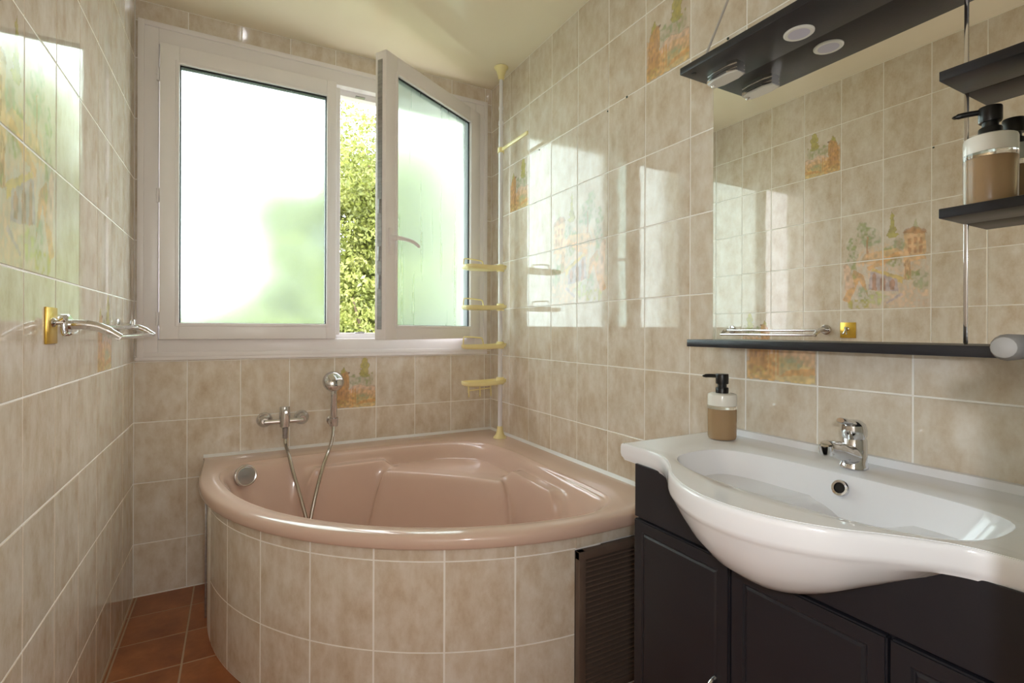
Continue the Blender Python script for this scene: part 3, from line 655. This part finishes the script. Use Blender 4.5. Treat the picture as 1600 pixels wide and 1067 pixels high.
# ------------------------------------------------------------------ washbasin
BZ = .805; BY, BX0 = -1.96, -.002
ba = thing('washbasin', 'white ceramic vanity washbasin with bow front', 'washbasin', (-.25, BY, .77))
halff = [(-.375, .435), (-.376, .38), (-.380, .315), (-.395, .27), (-.435, .215), (-.480, .165), (-.515, .105), (-.533, .05), (-.538, 0)]   # (x, +dy toward the tub)
front = [(x, BY + d) for x, d in halff] + [(x, BY - d) for x, d in halff[-2::-1]]
fc = crom(front, 7); left_e = [(-.002 - .373 * t, BY + .435) for t in np.linspace(0, .985, 14)]; right_e = [(x, 2 * BY - y) for x, y in left_e][::-1]
back_e = [(-.002, BY - .435 + .87 * t) for t in np.linspace(0, 1, 40)][1:-1]
outl = np.array(left_e + [tuple(p) for p in fc] + right_e + back_e); nb = len(outl)
bc = np.array((-.27, BY))
def bowl_open(p):
    """bowl opening in the direction of p from centre"""
    d = p - bc; a = math.atan2(d[1], -d[0])   # 0 = front
    c_, s_ = math.cos(a), math.sin(a)
    A = .155 if c_ > 0 else .118; Bs = .285; e = 2.6 if c_ > 0 else 3.6
    r = (abs(c_ / A) ** e + abs(s_ / Bs) ** e) ** (-1 / e); q = np.array((-c_ * r, s_ * r))
    return bc + q
opn = np.array([bowl_open(p) for p in outl])
bm_ = MB(); br = []
def bring(P, zs):
    br.append(len(bm_.v)); bm_.v += [(float(p[0]), float(p[1]), float(z)) for p, z in zip(P, zs if hasattr(zs, '__len__') else [zs] * nb)]
isback = outl[:, 0] > -.003
def scl(P, k): 
    Q = bc + (P - bc) * k; Q[:, 0] = np.where(isback, P[:, 0], Q[:, 0]); return Q
bulge = np.clip((-outl[:, 0] - .375) / .16, 0, 1)      # how far the bow stands out
lipz = .036 + .012 * bulge
upst = isback * .016
# belly from the bottom up
for k, dz in ((.30, -.182), (.50, -.172), (.66, -.155), (.78, -.134), (.87, -.107), (.935, -.077)): bring(scl(outl, k), BZ + dz * (.34 + .66 * bulge ** .5))
bring(scl(outl, .972), BZ - lipz - .006); bring(scl(outl, .982), BZ - lipz - .0005); bring(scl(outl, .993), BZ - lipz + .003); bring(scl(outl, 1.0), BZ - lipz + .011); bring(outl, BZ - .010 + upst); bring(scl(outl, .996), BZ - .003 + upst)
bring(scl(outl, .986), BZ + upst)
P = scl(outl, .97); P[:, 0] = np.where(isback, -.018, P[:, 0]); bring(P, BZ + upst); P = P.copy(); P[:, 0] = np.where(isback, -.026, P[:, 0]); bring(P, BZ + .001)
bring(opn * .6 + P * .4, BZ); bring(bc + (opn - bc) * 1.03, BZ - .001)
for k in (1.0, .985, .965, .945, .92, .89, .85, .8, .74, .66, .57, .46, .34, .2, .08):
    bring(bc + (opn - bc) * k, BZ - .003 - .148 * (1 - k ** 3.4) ** .85)
for a, b_ in zip(br[:-1], br[1:]):
    for j in range(nb): bm_.f.append((a + j, a + (j + 1) % nb, b_ + (j + 1) % nb, b_ + j))
bm_.f.append(tuple(br[0] + j for j in range(nb))[::-1]); bm_.f.append(tuple(br[-1] + j for j in range(nb)))
bm_.build('basin', M_ceramic, ba, angle=50)
MB().lathe([(.0165, -.004), (.017, .001), (.0155, .0035), (.011, .003), (.009, -.004)], (-.163, BY + .003, BZ - .030), (-1, 0, .32), 28).build('overflow_ring', M_chrome, ba)
MB().lathe([(.0098, -.003), (.0095, .0012), (.003, .0016)], (-.163, BY + .003, BZ - .030), (-1, 0, .32), 20).build('overflow_hole', M_black, ba)
MB().lathe([(.03, -.003), (.03, .002), (.024, .004), (.02, .002)], (-.27, BY, BZ - .1515), (0, 0, 1), 28).build('drain', M_chrome, ba)
# faucet
fa = thing('basin_faucet', 'chrome single lever faucet on the white washbasin', 'faucet', (-.085, BY + .015, BZ))
fx, fy = -.088, BY + .015
MB().lathe([(.027, .0005), (.0265, .006), (.024, .012), (.0235, .04), (.0225, .062), (.020, .066)], (fx, fy, BZ), (0.05, 0, 1), 32).build('body', M_chrome, fa)
MB().tube(crom([(fx + .006, fy, BZ + .022), (fx - .03, fy, BZ + .034), (fx - .07, fy, BZ + .047), (fx - .105, fy, BZ + .054)], 6), [.021] * 6 + [.0185] * 6 + [.016] * 6 + [.0145], 20).build('spout', M_chrome, fa)
MB().lathe([(.0125, 0), (.0135, .004), (.0135, .02), (.011, .022)], (fx - .100, fy, BZ + .040), (-.15, 0, 1), 20).build('aerator', M_chrome, fa)
g = MB().lathe([(.021, 0), (.0235, .006), (.0245, .018), (.022, .030), (.014, .037), (.004, .039)], (fx + .002, fy, BZ + .064), (-.12, 0, 1), 32)
g.tube(crom([(fx + .004, fy, BZ + .086), (fx - .02, fy, BZ + .098), (fx - .052, fy, BZ + .106)], 5), [.013] * 5 + [.011] * 5 + [.008], 16, flat=.6); g.build('lever', M_chrome, fa)

# ------------------------------------------------------------------ vanity cabinet
va = thing('vanity_cabinet', 'anthracite vanity cabinet with panelled doors under the washbasin', 'cabinet', (-.2, -2.0, 0))
VX, VY0, VY1 = -.385, -1.585, -2.375
g = MB().box((VX + .018, VY0, .08), (-.004, VY0 - .018, .765)).box((VX + .018, VY1 + .018, .08), (-.004, VY1, .765)).box((VX + .018, VY0 - .018, .08), (-.004, VY1 + .018, .098)).box((VX + .03, VY0 - .01, .0), (-.02, VY1 + .01, .08)).box((VX + .005, VY0 - .0005, .636), (VX + .019, VY1 + .0005, .766), .001).box((VX + .017, VY0 - .018, .09), (VX + .019, VY1 + .018, .636))
g.build('carcass', M_anth, va, smooth=False)
def door_leaf(y0, y1, hy):
    bm = bmesh.new(); bmesh.ops.create_cube(bm, size=1); z0, z1 = .085, .632; t = .018
    for v in bm.verts: v.co = Vector((VX + t / 2 + v.co.x * t, (y0 + y1) / 2 + v.co.y * (y0 - y1 - .004), (z0 + z1) / 2 + v.co.z * (z1 - z0)))
    bmesh.ops.bevel(bm, geom=list(bm.edges), offset=.003, segments=2, affect='EDGES')
    f = max((f for f in bm.faces if f.normal.x < -.9), key=lambda f: f.calc_area())
    bmesh.ops.inset_region(bm, faces=[f], thickness=.034); bmesh.ops.inset_region(bm, faces=[f], thickness=.004, depth=-.0035)
    bmesh.ops.inset_region(bm, faces=[f], thickness=.003); bmesh.ops.inset_region(bm, faces=[f], thickness=.006, depth=.003)
    bm.verts.index_update(); g = MB().add([v.co[:] for v in bm.verts], [[v.index for v in f.verts] for f in bm.faces]); bm.free()
    d = g.build('door', M_anth, va, angle=25)
    MB().tube(crom([(VX, hy, .29), (VX - .018, hy, .30), (VX - .026, hy, .335), (VX - .018, hy, .37), (VX, hy, .38)], 5), .005, 12).build('handle', M_chrome, d)
door_leaf(VY0, -1.866, -1.832); door_leaf(-1.866, -2.147, -1.90); door_leaf(-2.147, VY1, -2.18)

# ------------------------------------------------------------------ mirror unit
MX, MY0, MY1 = -.022, -1.522, -2.38
mu_ = thing('mirror_unit', 'wall mirror with anthracite light canopy, ledge and side shelves', 'mirror', (-.05, -1.95, 1.06))
RODY = -2.111
MB().box((MX, MY0, 1.072), (-.003, RODY + .003, 1.812)).build('mirror_panel', M_mirror, mu_, smooth=False)
MB().box((MX, RODY - .003, 1.072), (-.003, MY1, 1.812)).build('mirror_panel', M_mirror, mu_, smooth=False)
MB().box((MX - .003, RODY - .0032, 1.076), (-.004, RODY + .0032, 1.808), .001).build('divider_strip', M_chrome, mu_)
MB().box((-.130, MY0 - .0, 1.054), (-.002, MY1, 1.074), .0015).build('ledge', M_anth, mu_)
ZCN = 1.81
MB().box((-.175, -1.535, ZCN), (-.002, MY1, ZCN + .019), .0015).build('canopy', M_anth, mu_)
for y in (-1.817, -2.10):
    s_ = MB().lathe([(.033, 0), (.033, .002), (.030, .004), (.024, .0035)], (-.083, y, ZCN), (0, 0, -1), 36).build('spotlight', M_ring, mu_)
    MB().lathe([(.0235, .001), (.0235, .0036), (.006, .0042)], (-.083, y, ZCN), (0, 0, -1), 32).build('lens', M_lens, s_)
# pull-down chrome fitting
g = MB()
bar_ = lambda w0, w1, z0, z1: g.prism([(-.0955 - w0, -1.575), (-.0955 + w0, -1.575), (-.0955 + w1, -1.60), (-.0955 + w1, -1.645), (-.0955 + w0, -1.668), (-.0955 - w0, -1.668), (-.0955 - w1, -1.645), (-.0955 - w1, -1.60)], z0, z1, lambda u, v, d: (u, v, d))
bar_(.017, .026, ZCN - .008, ZCN + .0005); bar_(.014, .021, ZCN - .012, ZCN - .008); bar_(.017, .026, ZCN - .019, ZCN - .012); bar_(.014, .021, ZCN - .022, ZCN - .019); bar_(.018, .027, ZCN - .028, ZCN - .022)
hf = g.build('switch_housing', M_chrome, mu_, smooth=False)
g = MB(); bar_(.014, .023, ZCN - .031, ZCN - .0275); g.build('switch_cover', M_cover, hf, smooth=False)
MB().lathe([(.006, 0), (.006, .006), (.004, .009)], (-.0955, -1.582, ZCN - .028), (0, 0, -1), 18).build('switch_button', M_chrome, hf)
MB().lathe([(.0075, 0), (.007, .002)], (-.148, -1.560, ZCN), (0, 0, -1), 18).build('cap', M_black, mu_)
for z in (1.558, 1.306): MB().box((-.125, RODY + .004, z), (MX - .0005, MY1, z + .018), .0015).build('shelf', M_anth, mu_)
tag(MB().tube(crom([(-.10, -1.538, ZCN + .012), (-.085, -1.545, 1.88), (-.05, -1.575, 2.0), (-.02, -1.61, 2.12), (-.008, -1.66, 2.28), (-.006, -1.70, ZC)], 6), .0033, 10).build('power_cord', M_cord), 'grey power cord running from light canopy up the tiles', 'cord')

# ------------------------------------------------------------------ soap dispensers
def dispenser(x, y, z, ang, label):
    e = thing('soap_dispenser', label, 'soap dispenser', (x, y, z), 'pump soap dispensers')
    def at(mb, nm, mt_):
        o = mb.build(nm, mt_); o.parent = e; return o
    at(MB().lathe([(.030, .0005), (.0345, .002), (.0365, .008), (.037, .05), (.0372, .080), (.0372, .082)], n=40), 'soap', M_soap)
    at(MB().lathe([(.0372, .0825), (.0372, .09), (.0372, .091)], n=40), 'clear_band', M_glassclear)
    at(MB().lathe([(.0372, .0915), (.0372, .117), (.036, .121), (.031, .1235), (.014, .1245)], n=40), 'white_shoulder', M_label)
    at(MB().lathe([(.0165, .124), (.0165, .137), (.0155, .139)], n=28).lathe([(.0115, .139), (.0115, .150)], n=24), 'collar', M_black)
    c, s_ = math.cos(ang), math.sin(ang)
    g = MB().lathe([(.0155, .149), (.0165, .152), (.0165, .174), (.0158, .176)], n=28)
    g.tube(crom([(0, 0, .1695), (c * .03, s_ * .03, .1695), (c * .047, s_ * .047, .168), (c * .05, s_ * .05, .166)], 4), [.005] * 8 + [.0035] * 5, 12); at(g, 'pump_head', M_black)
dispenser(-.095, -1.614, BZ + .0005, R(115), 'pump soap dispenser standing on the white washbasin')
dispenser(-.074, -2.163, 1.3245, R(120), 'pump soap dispenser on the shelf beside the mirror')

# ------------------------------------------------------------------ outdoors: lawn and trees
lawn = slab('ground', (-25, 1.0, -3.2), (30, 45, -3.0), M_lawn, 'green lawn outside the window')
def tree(name, base, h, cr, cz, nleaf, seed, label, ls=.055):
    rg = np.random.default_rng(seed); e = thing(name, label, 'tree', base); bx, by, bz = base
    g = MB(); top = bz + h
    tr = [(bx, by, bz), (bx + .06, by, bz + h * .3), (bx - .05, by + .05, bz + h * .55), (bx + .05, by, bz + h * .85)]
    g.tube(crom(tr, 6), list(np.linspace(.17, .03, 19)), 10); g.build('trunk', M_bark, e)
    cs = []; gb = MB()
    for k in range(26):
        a = rg.uniform(0, 2 * math.pi); zz = rg.uniform(.28, .95); r = cr * (1 - abs(zz - .55) * 1.3) * rg.uniform(.5, .95)
        tip = (bx + r * math.cos(a), by + r * math.sin(a), bz + h * (zz + .04)); st = (bx, by, bz + h * max(.2, zz - .22))
        md = tuple((p + q) / 2 + rg.uniform(-.1, .1) for p, q in zip(st, tip)); gb.tube(crom([st, md, tip], 4), list(np.linspace(.055, .012, 9)), 6); cs.append((tip, .75)); cs.append((md, .55))
    gb.build('branches', M_bark, e)
    for k in range(90):
        while True:
            p = rg.uniform(-1, 1, 3)
            if p @ p < 1: break
        cs.append(((bx + p[0] * cr * .95, by + p[1] * cr * .95, bz + cz + p[2] * (h - cz) * .95), rg.uniform(.35, .7)))
    C_ = np.array([c[0] for c in cs]); S_ = np.array([c[1] for c in cs]); idx = rg.integers(0, len(cs), nleaf)
    d = rg.normal(size=(nleaf, 3)); d /= np.linalg.norm(d, axis=1)[:, None]; pos = C_[idx] + d * (S_[idx] * rg.uniform(.35, 1, nleaf) ** .6)[:, None] * np.array((1, 1, .8))
    a = rg.normal(size=(nleaf, 3)); a /= np.linalg.norm(a, axis=1)[:, None]; b2 = np.cross(a, rg.normal(size=(nleaf, 3))); b2 /= np.linalg.norm(b2, axis=1)[:, None]
    s_ = (ls * rg.uniform(.6, 1.25, nleaf))[:, None]
    V = np.stack([pos - a * s_, pos + b2 * s_ * .5, pos + a * s_, pos - b2 * s_ * .5], 1).reshape(-1, 3)
    me = bpy.data.meshes.new('foliage'); me.vertices.add(len(V)); me.vertices.foreach_set('co', V.astype(np.float32).reshape(-1))
    me.loops.add(len(V)); me.loops.foreach_set('vertex_index', np.arange(len(V), dtype=np.int32)); me.polygons.add(nleaf)
    me.polygons.foreach_set('loop_start', np.arange(0, len(V), 4, dtype=np.int32)); me.update(calc_edges=True); me.validate(); me.materials.append(M_leaf)
    o = bpy.data.objects.new('foliage', me); COL.objects.link(o); o['kind'] = 'stuff'; attach(o, e)
tree('leafy_tree', (1.1, 6.9, -3.0), 8.05, 2.7, 5.1, 150000, 3, 'bright green leafy tree filling the gap of the open window', .042)
tree('leafy_tree', (4.1, 11.6, -3.0), 10.0, 3.0, 6.0, 42000, 4, 'taller leafy tree farther off behind the open frosted sash', .075)
tree('bushy_tree', (-2.0, 12.5, -3.0), 5.0, 3.2, 2.6, 34000, 6, 'low bushy tree behind the closed frosted left pane', .07)
